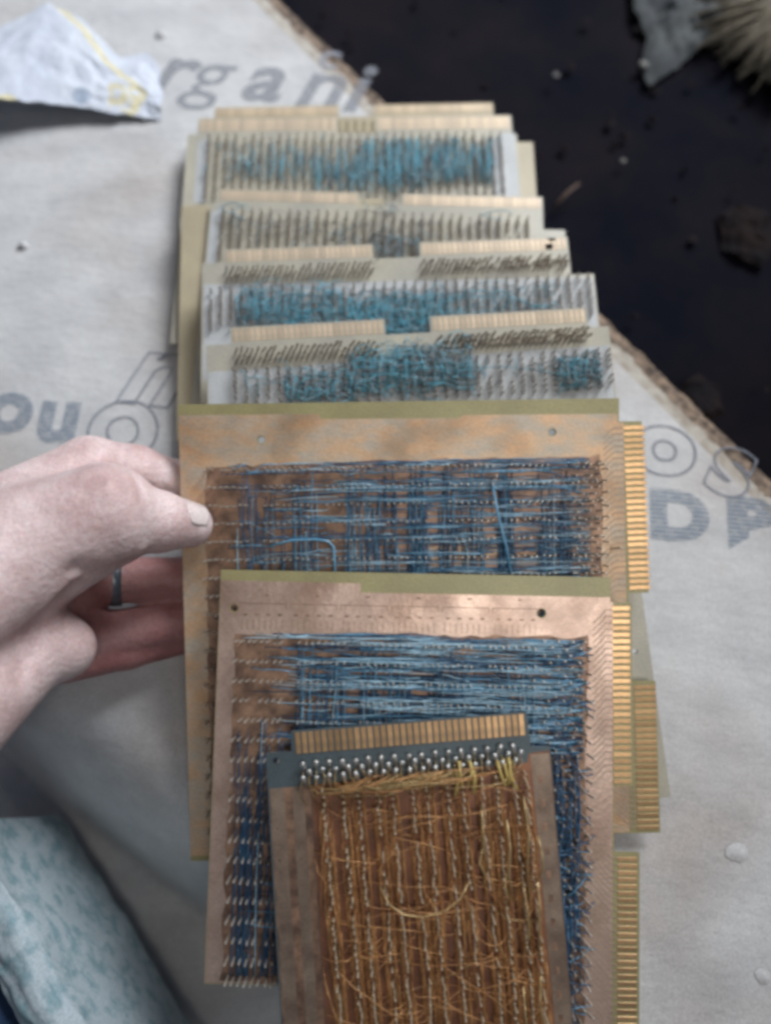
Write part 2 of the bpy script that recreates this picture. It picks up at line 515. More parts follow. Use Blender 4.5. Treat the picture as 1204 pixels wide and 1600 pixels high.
def wire_path(p, q, z, sag=0.0, wob=0.4, n=7, base=1.2):
    """a wire from one pin to another: leaves the pin low, rides over the others"""
    P = []
    ox, oy, oz = random.random()*50, random.random()*50, random.random()*50
    for i in range(n + 1):
        t = i / n
        e = min(1, 4*t, 4*(1-t))
        P.append((p[0]+(q[0]-p[0])*t + wob*e*nz(ox+3*t, 1.1),
                  p[1]+(q[1]-p[1])*t + e*(sag*math.sin(math.pi*t) + wob*nz(oy+3*t, 2.2)),
                  base + (z-base)*e + 0.5*wob*e*nz(oz+3*t, 3.3)))
    return P

GROUP = 'wire wrapped circuit boards fanned out in a pile'

# ---- the four rear boards with a notched connector along their top edge
def rear_board(label, A, x, n, W, n1, n2, d, xL, yL, xR, yR, Len, lam, fin, feat, fl=6.4, holes=()):
    root = frame_obj('circuit_board', A, x, n)
    tag(root, label, 'circuit board', GROUP)
    outl = [(0,0),(0,yL),(xL,yL),(xL,-Len),(xR,-Len),(xR,yR),(W,yR),(W,0),(n2,0),(n2,-d),(n1,-d),(n1,0)]
    plate('laminate', outl, holes, -1.6, 0.0, lam, root)
    for a, b in ((0.9, n1-0.9), (n2+0.9, W-0.9)):
        k = int((b-a)/2.54)
        p = (b-a)/k
        for i in range(k):
            Fingers.put(root, a+(i+.5)*p, -0.7-fl/2, p*0.74, fl, fin)
    feat(root)
    return root

def under_sockets(root, x0, x1, y0, y1, dx=25.4, dy=15.2, h=5.0):
    mb = MB()
    y = y1
    while y - 7 > y0:
        xx = x0
        while xx + 20 < x1:
            mb.box(xx, xx+20, y-7.6, y, -1.6-h, -1.62)
            xx += dx
        y -= dy
    o = mb.build('socket_blocks', M['slate'], root, 'stuff')

def columns(root, xs, ys, h, mpin='pindark', lean=(0.0, 0.0), jit=0.25, r=0.36, skip=0.04, name='wire_wrap_pins'):
    mb = MB()
    for x in xs:
        for y in ys:
            if random.random() < skip: continue
            mb.pin(x+random.uniform(-jit,jit)*.4, y+random.uniform(-jit,jit)*.4, h*random.uniform(.85,1.08), r,
                   (lean[0]+random.uniform(-.06,.06), lean[1]+random.uniform(-.06,.06)))
    return mb

def teal_tangle(mb, boxes, zmax=6, r=0.19, mats=(0,1,2), along='mix'):
    for (x0, x1, y0, y1, cnt) in boxes:
        for _ in range(cnt):
            p = (random.uniform(x0,x1), random.uniform(y0,y1))
            k = random.random()
            if along == 'v' or (along == 'mix' and k < .45):
                q = (p[0]+random.gauss(0,2.5), random.uniform(y0,y1))
            else:
                q = (min(x1, max(x0, p[0]+random.gauss(0, 14))), p[1]+random.gauss(0,2.5))
            if math.hypot(p[0]-q[0], p[1]-q[1]) < 3: continue
            mb.tube(wire_path(p, q, random.uniform(1.5, zmax), random.gauss(0,1.5), .8, 7), r*random.uniform(.8,1.25), random.choice(mats), 4)

WM = ['teal', 'teal2', 'greywire']
def wires_obj(mb, root, keys=WM):
    return mb.build('wires', [M[k] for k in keys], root, 'stuff')

def feat7(root):
    xs = [8 + 5.08*i for i in range(34)]
    ys = [-15.5 - 2.54*i for i in range(18)]
    mb = columns(root, xs, ys, 5.0)
    mb.build('wire_wrap_pins', M['pindark'], root, 'stuff')
    w = MB()
    teal_tangle(w, [(96,172,-52,-16,480), (20,100,-48,-22,170), (70,130,-58,-30,190), (0,172,-52,-18,50)], 5.0, along='v', mats=(0,0,1,2))
    wires_obj(w, root)
    plate('pale_sheet', [(171,-18),(178,-13.5),(184.5,-13.5),(184.5,-60),(170,-60),(170,-30)], [(177,-34,1.1)], 0.02, 0.12, M['palesheet'], root)
    plate('pale_sheet', [(1,-18),(7,-14),(7,-60),(1,-60)], [], 0.02, 0.12, M['palesheet'], root)
    under_sockets(root, 12, 176, -140, -20)
def feat6(root):
    xs = [4 + 5.08*i for i in range(33)]
    mb = columns(root, xs, [-15 - 2.54*i for i in range(12)], 5.5)
    mb.build('wire_wrap_pins', M['pindark'], root, 'stuff')
    w = MB()
    teal_tangle(w, [(5,165,-40,-17,70), (76,99,-14,-9,14), (60,120,-45,-20,40), (82,110,-44,-26,110)], 4.5, mats=(1,2,2))
    wires_obj(w, root)
    l = MB()
    for cx, cy, rx, ry in ((8,-15,6,3), (14,-17,4,4), (150,-15,8,2.5)):
        P = [(cx+rx*math.cos(t), cy+ry*math.sin(t), 4.5+math.sin(2*t)) for t in np.linspace(0, 5.2, 18)]
        l.tube(P, 0.3, 0, 5)
    l.build('loose_wires', M['teal2'], root, 'stuff')
    plate('pale_sheet', [(-3,-15),(2,-12),(2,-70),(-3,-70)], [(0.2,-22,1.0)], 0.02, 0.12, M['palesheet'], root)
    under_sockets(root, 8, 168, -140, -20)
def zigzag(x0, x1, y0, rows=3, h=5.5):
    mb = MB()
    k = int((x1-x0)/2.54)
    for r_ in range(rows):
        for i in range(k):
            if random.random() < .05: continue
            x = x0 + 2.54*i + (1.27 if r_ % 2 else 0)
            mb.pin(x, y0-2.6*r_, h*random.uniform(.8,1.1), 0.40, (0.35+random.uniform(-.12,.12), 0.1+random.uniform(-.1,.1)))
    return mb
def feat5(root):
    mb = zigzag(1, 75, -13.0); mb2 = zigzag(99, 173, -13.0)
    off = len(mb.v); mb.v += mb2.v; mb.f += [tuple(i+off for i in f) for f in mb2.f]; mb.m += mb2.m; mb.sm += mb2.sm
    mb.build('connector_pins', M['pindark'], root, 'stuff')
    xs = [-6 + 5.08*i for i in range(38)]
    columns(root, xs, [-23.5 - 2.54*i for i in range(9)], 5.5, skip=.1).build('wire_wrap_pins', M['pindark'], root, 'stuff')
    w = MB()
    teal_tangle(w, [(6,60,-44,-23,300), (60,110,-50,-28,330), (64,100,-54,-38,200), (105,165,-44,-27,110), (2,170,-40,-24,40)], 5.5, mats=(0,0,0,1,2))
    wires_obj(w, root)
    plate('pale_sheet', [(-10,-19),(184.6,-23),(184.6,-70),(-10,-70)], [], 0.02, 0.12, M['palesheet'], root)
    s = MB()
    s.add([(164,-0.6,.22),(167,-0.4,.22),(168.5,-1.6,.22),(166,-2.2,.22),(163.8,-1.6,.22)], [(0,4,3,2,1)])
    s.add([(162.5,-4,.22),(165.5,-3.2,.22),(167,-4.8,.22),(165,-7,.22),(162.8,-6.6,.22)], [(0,4,3,2,1)])
    s.build('rust_spots', M['leaf'], root)
    c = MB()
    c.tube([(75,-13,3),(79,-10,5),(84,-6,6.5),(88,-4,6)], 0.22, 0, 5)
    c.build('loose_wire', M['greywire'], root)
    under_sockets(root, 6, 178, -140, -24)
def feat4(root):
    mb = zigzag(2, 70, -12.5); mb2 = zigzag(96, 168, -12.0)
    off = len(mb.v); mb.v += mb2.v; mb.f += [tuple(i+off for i in f) for f in mb2.f]; mb.m += mb2.m; mb.sm += mb2.sm
    mb.build('connector_pins', M['pindark'], root, 'stuff')
    xs = [2 + 5.08*i for i in range(35)]
    columns(root, xs, [-22 - 2.54*i for i in range(8)], 6.0, skip=.1).build('wire_wrap_pins', M['pindark'], root, 'stuff')
    w = MB()
    teal_tangle(w, [(55,112,-38,-14,420), (25,55,-42,-24,160), (150,170,-40,-24,150), (6,168,-36,-22,60)], 7, mats=(0,1,2,0), along='mix')
    wires_obj(w, root)
    plate('pale_sheet', [(-11,-21),(176,-19),(176,-70),(-11,-70)], [], 0.02, 0.12, M['palesheet'], root)
    under_sockets(root, 6, 168, -140, -20)
def feat8(root):
    xs = [4 + 5.08*i for i in range(32)]
    columns(root, xs, [-14 - 2.54*i for i in range(8)], 2.5).build('wire_wrap_pins', M['pindark'], root, 'stuff')

def plain_board(label, pts, A, x, n, lam, holes=()):
    root = frame_obj('circuit_board', A, x, n)
    tag(root, label, 'circuit board', GROUP)
    plate('laminate', pts, holes, -1.6, 0.0, lam, root)
    return root

def nrm(t, r=0):
    t = math.radians(t); r = math.radians(r)
    return (math.sin(r), -math.sin(t), math.cos(t))

rear_board('rearmost board showing only a thin brown strip behind the others', (-103.3,387,6.5), (.9997,.0239,.0004), nrm(1),
           168.5, 75, 96.4, 9, -6, -12, 174, -14, 100, M['tanlam'], M['palegold'], feat8)
r7 = rear_board('board with bright teal wires and a pale pointed patch beside them', (-109.8,369.2,15), (.9999,.013,.0005), nrm(2),
           183.6, 81.8, 104.3, 11.8, -5.4, -11.7, 186, -14, 150, M['palelam'], M['palegold'], feat7, 9.0)
r6 = rear_board('board with grey vertical pin rows and few wires behind the zigzag pins', (-90.2,305.8,27), (.9996,-.0295,-.0031), nrm(6),
           175.4, 76, 99.2, 8.2, -4, -9, 187, -20, 150, M['palelam'], M['palegold'], feat6)
r5 = rear_board('board with two rust spots on its connector and zigzag pins below', (-81.7,255.7,39), (.9991,.0408,.0057), nrm(8),
           174.2, 75.4, 98.8, 8.1, -11, -7.3, 185.6, -21, 150, M['palelam'], M['palegold'], feat5)
r4 = rear_board('board with a messy teal wire tangle just behind the hand held board', (-72.6,202.2,50), (.9983,.0576,.0122), nrm(12),
           167.2, 72.3, 93.5, 7.8, -11.6, -8, 176.8, -9.7, 150, M['palelam'], M['palegold'], feat4)

def px_plane(px, py, p0, n):
    d = FW + RT*((px-602)/FOC) - UP*((py-800)/FOC)
    c = np.array([0, 0, CAM_H])
    n = np.array(n, float)
    return c + d * (np.dot(np.array(p0)-c, n) / np.dot(d, n))
# plain boards whose margins stick out
p = px_plane(832, 222, (0, 300, 11.5), nrm(2)); q = px_plane(838, 310, (0, 300, 11.5), nrm(2))
ax = (p-q)/np.linalg.norm(p-q); xx = np.cross(ax, nrm(2))
plain_board('bare tan board sticking out to the right under the bright teal wired board', [(0,0),(-200,0),(-200,-42),(0,-42)], p, xx, nrm(2), M['tanlam'])
p = px_plane(284, 322, (0, 280, 21), nrm(6)); q = px_plane(277, 632, (0, 280, 21), nrm(6))
ax = (p-q)/np.linalg.norm(p-q); xx = np.cross(ax, nrm(6))
plain_board('bare tan board sticking out on the left above the index finger', [(0,0),(0,-135),(110,-135),(110,0)], p, xx, nrm(6), M['tanlam'])
p = px_plane(1047, 1245, (0, 80, 38), nrm(20)); 
B3A = np.array((-87.2,151.1,70.0)); N3 = np.array(nrm(20))
p = px_plane(1047, 1245, B3A - N3*7, N3); q = px_plane(1003, 935, B3A - N3*7, N3)
ax = (q-p)/np.linalg.norm(q-p); xx = np.cross(ax, N3)
plain_board('bare grey board peeping out right of the tall gold edge contacts', [(0,0),(0,118),(-95,118),(-95,0)], p, xx, N3, M['palelam'], [(-6.5,64,1.3)])

# ---- the two large boards with blue wires
def blue_wires(mb, rows, x0, x1, bands, cnt):
    for _ in range(cnt):
        r_ = random.choice(rows)
        if random.random() < .7:
            bd = random.choice(bands)
            a = random.uniform(bd[0]-6, bd[1]); b = a + abs(random.gauss(0, 26)) + 6
        else:
            a = random.uniform(x0, x1 - 8); b = a + abs(random.gauss(0, 45)) + 8
        a = max(x0, a); b = min(x1, b)
        y = r_ + random.choice((-1, 1))*random.uniform(0.5, 3.0)
        dy = 0 if random.random() < .8 else random.choice((-7.6, 7.6))
        k = random.random()
        mb.tube(wire_path((a, y), (b, min(rows[0]+2.5, y + dy*random.random())), random.uniform(1.0, 5.0), random.gauss(0,.5), .6, 8),
                random.uniform(.15, .23), 0 if k < .42 else (1 if k < .86 else 2), 4)
    for _ in range(cnt//9):                                   # taut pale strands, glints painted as wire colour
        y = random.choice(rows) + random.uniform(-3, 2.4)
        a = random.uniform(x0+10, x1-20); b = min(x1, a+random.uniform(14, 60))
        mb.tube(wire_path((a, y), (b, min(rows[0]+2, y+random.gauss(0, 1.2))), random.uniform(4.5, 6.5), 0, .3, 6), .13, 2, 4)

def vert_wires(mb, y0, y1, bands, cnt, dark=.62):
    for _ in range(cnt):
        bd = random.choice(bands)
        x = random.uniform(*bd)
        ya = random.uniform(y0, y1)
        yb = max(y0, ya - abs(random.gauss(0, 30)) - 8)
        if ya - yb < 4: continue
        k = random.random()
        mb.tube(wire_path((x, ya), (x+random.gauss(0,1.0), yb), random.uniform(1,4.6), 0, .5, 7), random.uniform(.15,.23), 0 if k < dark else (1 if k < .95 else 2), 4)

def big_board(label, A, x, n, outl, holes, copper_out, field, lam, cop):
    root = frame_obj('circuit_board', A, x, n)
    tag(root, label, 'circuit board', GROUP)
    plate('laminate', outl, holes, -1.6, 0.0, lam, root)
    plate('copper_plane', copper_out, [(h[0], h[1], h[2]+.35) for h in holes], 0.02, 0.09, cop, root)
    jag = []
    for p0, p1 in zip(field, field[1:] + field[:1]):
        k = max(1, int(math.hypot(p1[0]-p0[0], p1[1]-p0[1])/5))
        jag += [(p0[0]+(p1[0]-p0[0])*i/k + random.uniform(-.9,.9), p0[1]+(p1[1]-p0[1])*i/k + random.uniform(-.9,.9)) for i in range(k)]
    plate('wiring_field', jag, [], 0.11, 0.16, M['brown_and_shade'], root)  # copper painted darker for the shade of pins and wires
    return root

def dip_pins(mb, gx0, gp, ng, ys, x_end, h=7.8, dense=None, npin=8):
    for y in ys:
        for g in range(ng):
            for i in range(npin):
                if random.random() < .03: continue
                xx = gx0 + g*gp + 2.54*i
                if xx > x_end: continue
                mb.pin(xx, y+random.uniform(-.15,.15), h*random.uniform(.9,1.06), 0.33, (random.uniform(-.05,.05), random.uniform(-.05,.05)))
        if random.random() < .6:
            g = random.randrange(ng)
            mb.pin(gx0+g*gp+random.uniform(10,18), y+2.0, h*1.15, .36, (.15,.12))

# hand held board
B3 = big_board('large tan board pinched between the thumb and fingers', (-87.2,151.1,70), (.9999,.0136,.005), nrm(20),
    [(0,0),(2.6,-192),(180.6,-192),(180.6,-183),(200,-183),(198.9,-119.2),(188.5,-119.2),(188,-82),(196.6,-82),(194.6,-9.8),(185.2,-9.8),(185.3,0)],
    [(34.8,-15.3,1.5),(157,-13.9,1.5)],
    [(0.2,-4.6),(2.7,-190),(187,-182.6),(187,-10.2),(184.6,-10.2),(184.4,-6.6),(120,-6.2),(118,-7.4),(60,-7.0),(59,-4.8)],
    [(11,-26),(12,-182),(177,-182),(177,-24)], M['olive'], M['copper3'])
ys3 = [-27.9 - 7.5*i for i in range(21)]
pb = MB()
dip_pins(pb, 11.4, 25.4, 7, ys3, 178)
for i in range(60):
    for j in range(3):
        pb.pin(165+5.08*j+(2.5 if i % 2 else 0), -27-2.54*i, 5.5*random.uniform(.85,1.1), .33, (random.uniform(.0,.3), random.uniform(-.1,.1)))
pb.build('wire_wrap_pins', M['pin'], B3, 'stuff')
wb = MB()
BANDS3 = [(24,58), (70,92), (96,104), (108,128), (134,140), (150,164)]
blue_wires(wb, ys3[:8], 12, 172, BANDS3, 430)
blue_wires(wb, ys3[8:], 12, 172, BANDS3, 160)
vert_wires(wb, -180, -28, BANDS3, 420)
vert_wires(wb, -80, -28, BANDS3, 260)
wb.build('wires', [M['blue'], M['blue2'], M['glint']], B3, 'stuff')
plate('bare_copper_patch', [(104,-62),(112,-60.5),(118,-61.5),(133,-61),(134,-65),(120,-66),(105,-66.5)], [], .17, .22, M['copper3'], B3)
lw = MB()
lw.tube([(38,-60,6),(48,-57.5,7),(58,-57.3,7),(63,-58.2,7.2),(65,-60.5,7),(65.3,-68,6),(65.2,-78,4)], 0.55, 0, 6)
lw.build('loose_wire', M['blue2'], B3)
lw = MB()
lw.tube([(131,-36,5),(133,-50,7.5),(136,-62,7.5),(139,-78,5)], 0.5, 0, 6)
lw.build('loose_wire', M['blue2'], B3)
for (ya, yb, xa, xb) in ((-11.2,-81,186.5,196), (-120.5,-182,189.6,199.2)):
    k = int((ya-yb)/2.54)
    for i in range(k):
        yy = ya-(i+.5)*(ya-yb)/k
        f = (yy+10)/-173.0
        Fingers.put(B3, (xa+xb)/2 + (1.6 if ya > -50 else .6)*(ya-yy)/70.0, yy, xb-xa-.6, 1.75, M['gold'])
tr = MB()
for i in range(28):
    y = -12.5-2.54*i
    tr.strip([(178.5,y-4),(181,y-1.5),(183,y),(187.5,y)], .5, .1, .18)
for i in range(9):
    y = -163-2.2*i
    tr.strip([(176+i*.2,y+9),(179,y+9),(188,y),(190,y)], .7, .1, .18)
for i in range(16):
    y = -122-2.54*i
    tr.strip([(180,y),(190,y)], .6, .1, .18)
tr.build('copper_traces', M['trace'], B3, 'stuff')

# front blue wired board
B2 = big_board('large pinkish copper board with blue wires lying over the hand held one', (-65.9,81.8,60.7), (.9998,-.0188,-.0058), nrm(17),
    [(0,0),(-1.5,-161),(30,-161),(30,-178),(167.8,-178),(167.8,-108),(157.8,-108),(157.3,-82),(165.2,-82),(164.3,-10),(156,-10),(156,0)],
    [(5.8,-15.2,1.5),(128.4,-14.8,1.7)],
    [(0.2,-4.2),(-1.2,-160.6),(30.4,-160.6),(30.4,-177),(157.2,-177),(157,-9.8),(155.8,-9.8),(155.8,-8.0),(56.2,-8.0),(56,-4.4)],
    [(7,-25.6),(5,-160),(31,-160),(31,-176),(146.5,-176),(146.5,-24)], M['olive'], M['copper2'])
ys2 = [-27.9 - 7.62*i for i in range(18)]
pb = MB()
dip_pins(pb, 7.8, 24.8, 5, ys2, 126)
for i in range(58):
    for j in range(4):
        if random.random() < .06: continue
        pb.pin(127.5+5.6*j+(2.6 if i % 2 else 0), -25.5-2.6*i, 5.8*random.uniform(.85,1.1), .36, (random.uniform(0,.3), random.uniform(-.1,.1)))
pb.build('wire_wrap_pins', M['pin'], B2, 'stuff')
wb = MB()
BANDS2 = [(31,52), (57,77), (83,103), (108,126)]
blue_wires(wb, ys2[:6], 10, 145, BANDS2, 460)
blue_wires(wb, ys2[6:], 9, 130, BANDS2, 260)
vert_wires(wb, -157, -28, BANDS2, 300)
vert_wires(wb, -70, -28, BANDS2, 240)
vert_wires(wb, -157, -58, [(9,28)], 130, .94)
for _ in range(90):  # extra pale strands, painted glare over the top rows
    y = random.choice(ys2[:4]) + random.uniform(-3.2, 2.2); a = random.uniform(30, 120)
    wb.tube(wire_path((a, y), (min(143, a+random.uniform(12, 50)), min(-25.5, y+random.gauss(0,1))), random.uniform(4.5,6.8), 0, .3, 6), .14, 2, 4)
plate('bare_copper_patch', [(119,-38),(126.5,-38),(126.5,-76),(121,-76),(120,-52),(117,-46)], [], .17, .22, M['copper2'], B2)
for _ in range(120):
    y = random.uniform(-170,-28)
    a = random.uniform(124,138)
    wb.tube(wire_path((a,y),(random.uniform(138,150),y+random.gauss(0,4)), random.uniform(1,5), 0, .6, 6), .25, random.choice((0,0,1)), 4)
for _ in range(60):
    y = random.uniform(-150,-60); x_ = random.uniform(131,143)
    wb.tube(wire_path((x_,y),(x_+random.gauss(0,1.5),y-random.uniform(15,40)), random.uniform(2,6), 0, .6, 7), .28, 0, 4)
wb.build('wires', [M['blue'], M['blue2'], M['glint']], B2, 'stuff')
for (ya, yb, xa, xb) in ((-11,-81.6,156.6,163.7), (-109,-177.5,159.2,166.8)):
    k = int((ya-yb)/2.54)
    for i in range(k):
        yy = ya-(i+.5)*(ya-yb)/k
        Fingers.put(B2, (xa+xb)/2 + (.8 if ya > -50 else 0)*(ya-yy)/70.0, yy, xb-xa, 1.75, M['gold'])
tr = MB()
for i in range(26):
    y = -13-2.54*i
    tr.strip([(149,y-5.5),(152.5,y-2),(154,y),(157,y)], .45, .1, .17)
for i in range(27):
    y = -110-2.54*i
    tr.strip([(147.5,y+9),(149,y+8),(156,y+.5),(159.4,y)], .55, .1, .17)
tr.build('copper_traces', M['trace'], B2, 'stuff')
el = MB()
for g in range(6):
    xa = 8 + 20.2*g
    el.strip([(xa,-15.2),(xa,-13.2),(xa+18.6,-13.2),(xa+18.6,-15.2)], .28, .092, .12)
    for i in range(8):
        el.strip([(xa+1+2.3*i,-19.5),(xa+1+2.3*i,-23.6)], .22, .092, .12)
    for i in range(4):
        el.strip([(xa+1.5+4.6*i,-17.6),(xa+3.1+4.6*i,-17.6)], .7, .092, .12)
    el.strip([(xa+10,-9.8),(xa+11.6,-9.8)], .6, .092, .12)
el.build('etched_lines', M['brown_and_shade'], B2, 'stuff')

# ---- the foremost board with gold wires
B1 = frame_obj('circuit_board', (-35.7,19.7,55.3), (.9967,.0771,.0265), nrm(19))
tag(B1, 'foremost board covered in brown and gold wires with a gold comb edge on top', 'circuit board', GROUP)
plate('laminate', [(0,0),(-.6,-7.6),(-10.3,-7.6),(-13.6,-150),(97,-150),(97.3,-13.8),(90,-13.4),(89.4,0)], [(-6.6,-10.6,1.3)], -1.6, 0, M['slate'], B1)
k = 35
for i in range(k):
    Fingers.put(B1, 1.0+(i+.5)*2.5, -4.5, 1.95, 8.2, M['gold'])
plate('side_margin', [(-10.0,-21),(-12.8,-149.6),(3,-149.6),(5.6,-20.6)], [], .02, .06, M['brown_and_shade'], B1)
plate('wiring_field', [(5.8,-20.6),(3.2,-149.6),(96.6,-149.6),(96.9,-15),(89,-15.5),(88,-19)], [], .02, .06, M['rustboard'], B1)
for xa, xb in ((-9.6,-4.4), (-1.4,3.0)):
    plate('copper_bar', [(xa,-20.8),(xa-2.4,-150),(xb-2.4,-150),(xb,-20.8)], [(xa+1.5,-24-12*i,.5) for i in range(3)], .02, .1, M['bar'], B1)
plate('copper_bar', [(89.6,-16),(90.4,-149.5),(96.4,-149.5),(96.6,-16)], [], .02, .1, M['bar'], B1)
pd = MB()
for i in range(14):
    yy = -24-9*i
    pd.box(91.8, 93.6, yy-3, yy, .1, .16)
pd.build('etched_pads', M['brown_and_shade'], B1, 'stuff')
# tinned posts below the comb, one by one
post = MB()
post.tube([(0,-4.2,.5),(0,-1.6,1.6),(0,0,2.4),(0,.8,2.6),(0,1.2,2.5)], 0.92, 0, 8, [.6,.8,1.2,1.1,.5])
pm = post.build('solder_post', M['solder'], B1)
first = True
for r_ in range(3):
    for i in range(17):
        o = pm if first else link('solder_post', pm.data, B1)
        first = False
        o.location = ((3.5+4.98*i+2.49*(r_ % 2)+random.uniform(-.3,.3))*S, (-12.0-2.6*r_+random.uniform(-.3,.3))*S, 0)
        o.rotation_euler = (0, 0, random.uniform(-.35,.35))
        o.scale = (1, random.uniform(.75,1.2), 1)
cx = [10.5, 18, 23.5, 31, 36.5, 44, 49.5, 57, 62.5, 70, 75.5, 82, 86.5]
pb = MB()
for c in cx:
    yy = -22.0
    n_ = 0
    while yy > -149:
        n_ += 1
        if n_ % 10 != 9 and random.random() > .04:
            pb.pin(c+random.uniform(-.4,.4), yy, 5.8*random.uniform(.85,1.08), .38, (random.uniform(-.08,.08), random.uniform(-.08,.08)))
        yy -= 2.54
pb.build('wire_wrap_pins', M['goldpin'], B1, 'stuff')
wb = MB()
for _ in range(1500):
    c = random.choice(cx)
    y = random.uniform(-147,-22)
    t = random.random()
    if t < .88:
        sd_ = random.choice((-1,1)); p_ = (c+sd_*random.uniform(.7,2.6), y); q_ = (c+sd_*random.uniform(.7,2.6), max(-149, y-random.uniform(6,40)))
        z = random.uniform(.6,3.6)
    elif t < .97:
        d_ = random.choice((7.5, 13, 26, 39))
        p_ = (c, y); q_ = (min(88, c+d_), min(-21, y+random.gauss(0,6))); z = random.uniform(1,5.8)
    else:
        p_ = (c, y); q_ = (min(88, max(5, c+random.gauss(0,25))), min(-22, max(-149, y+random.gauss(0,22)))); z = random.uniform(3,7)
    if math.hypot(p_[0]-q_[0], p_[1]-q_[1]) < 3: continue
    wb.tube(wire_path(p_, q_, z, random.gauss(0,1.0), .8, 7), random.choice((.10,.13,.16)), 0 if random.random() < .97 else 1, 4)
# wires drawn together below the posts
for _ in range(70):
    x0 = random.uniform(4,50); x1 = x0+random.uniform(12,40)
    wb.tube(wire_path((x0,-20-random.uniform(0,4)), (min(88,x1),-18-random.uniform(0,5)), random.uniform(3,7), random.gauss(0,1), 1.0, 8), .17, 1 if random.random() < .6 else 0, 4)
for i in range(34):
    x0 = 3.5+2.49*i
    wb.tube([(x0,-15,1.2),(x0+random.gauss(0,.6),-18,2.6),(x0+random.gauss(0,1.2),-22,2.5),(x0+random.gauss(0,2),-27,1.5)], .2, 1, 4)
wb.build('wires', [M['goldwire'], M['palegoldwire']], B1, 'stuff')
sl = MB()
for i in range(12):
    x0 = random.choice((61, 63, 65.5, 74, 76, 78, 80, 82)) + random.uniform(-1.4,1.4)
    y0 = -15-random.uniform(0,4)
    sl.tube([(x0,y0,2),(x0+random.gauss(0,.5),y0-4,4),(x0+random.gauss(0,1),y0-9,4.2)], .62, 0, 6)
for xa, ya, L in ((69,-32,24), (68,-48,14), (78,-38,30), (85,-30,40), (87.5,-60,30), (82,-62,28), (86,-95,34), (79,-100,30), (76,-58,12), (89,-45,18)):
    sl.tube([(xa,ya,4),(xa+random.gauss(0,.8),ya-L*.33,6),(xa+random.gauss(0,1.2),ya-L*.66,6),(xa+random.gauss(0,1.5),ya-L,4)], .42, 1, 6)
sl.build('insulated_wires', [M['yellow'], M['palegoldwire']], B1, 'stuff')
lw = MB()
lw.tube([(29,-58,6),(32,-64,8),(37,-67.5,9),(44,-69,9),(52,-67.5,9),(58,-64,8),(62,-59,6)], .3, 0, 6)
lw.build('loose_wire', M['palegoldwire'], B1)

# ------------------------------------------------------------------ the hand
def P3(px, py, z): return at(px, py, z)
caps = [  # (a, ra, b, rb, blend)
    (P3(-260,1060,118),25, P3(30,865,84),22, 8),      # forearm, thumb side
    (P3(-230,1250,100),25, P3(45,1005,62),18, 8),     # forearm, little finger side
    (P3(30,865,84),24, P3(164,806,82),20.5, 8),       # thumb metacarpal
    (P3(186,806,80),14.5, P3(246,815,72),12.0, 2.5),  # thumb
    (P3(246,815,72),12.0, P3(296,820,63.5),9.4, 3),
    (P3(20,800,76),16, P3(140,735,64),13.5, 8),       # back of the hand to the index knuckle
    (P3(30,870,70),20, P3(135,800,58),15, 8),
    (P3(140,730,62),12.6, P3(212,737,55),11.2, 4),    # index finger
    (P3(212,737,55),11.0, P3(282,757,44),9.6, 3),
    (P3(282,757,44),9.6, P3(380,775,38),7.6, 3),
    (P3(60,920,54),17, P3(165,905,32),11, 5),         # middle finger
    (P3(165,905,32),10.8, P3(290,905,24),9.4, 3),
    (P3(290,905,24),9.4, P3(390,900,22),7.4, 3),
    (P3(60,985,50),15, P3(160,994,28),10.4, 3),      # ring finger
    (P3(160,994,28),10.2, P3(290,968,19),9.2, 3),
    (P3(290,968,19),9.2, P3(380,958,17),7.4, 3),
    (P3(40,1010,62),18, P3(100,1012,58),12.2, 5),     # heel of the hand
    (P3(100,1035,36),9.0, P3(200,1018,20),7.6, 2.5),  # little finger
    (P3(200,1018,20),7.6, P3(300,996,11),6.6, 3),
]
def sdf(X, Y, Z):
    f = np.full(X.shape, 1e3, np.float32)
    for a, ra, b, rb, k in caps:
        d = b - a
        t = np.clip(((X-a[0])*d[0] + (Y-a[1])*d[1] + (Z-a[2])*d[2]) / (d @ d), 0, 1)
        r = np.sqrt((X-a[0]-t*d[0])**2 + (Y-a[1]-t*d[1])**2 + (Z-a[2]-t*d[2])**2) - (ra + (rb-ra)*t)
        h = np.clip(0.5 + 0.5*(f-r)/k, 0, 1)
        f = f*(1-h) + r*h - k*h*(1-h)
    def groove(pts, depth, wd):
        nonlocal f
        m = np.full(X.shape, 1e6, np.float32)
        pts = [np.array(p) for p in pts]
        for a, b in zip(pts[:-1], pts[1:]):
            d = b - a
            t = np.clip(((X-a[0])*d[0] + (Y-a[1])*d[1] + (Z-a[2])*d[2]) / (d @ d), 0, 1)
            m = np.minimum(m, (X-a[0]-t*d[0])**2 + (Y-a[1]-t*d[1])**2 + (Z-a[2]-t*d[2])**2)
        f = f + depth*np.exp(-m/(wd*wd))
    for pts, dp, wd in GROOVES: groove(pts, dp, wd)
    return f
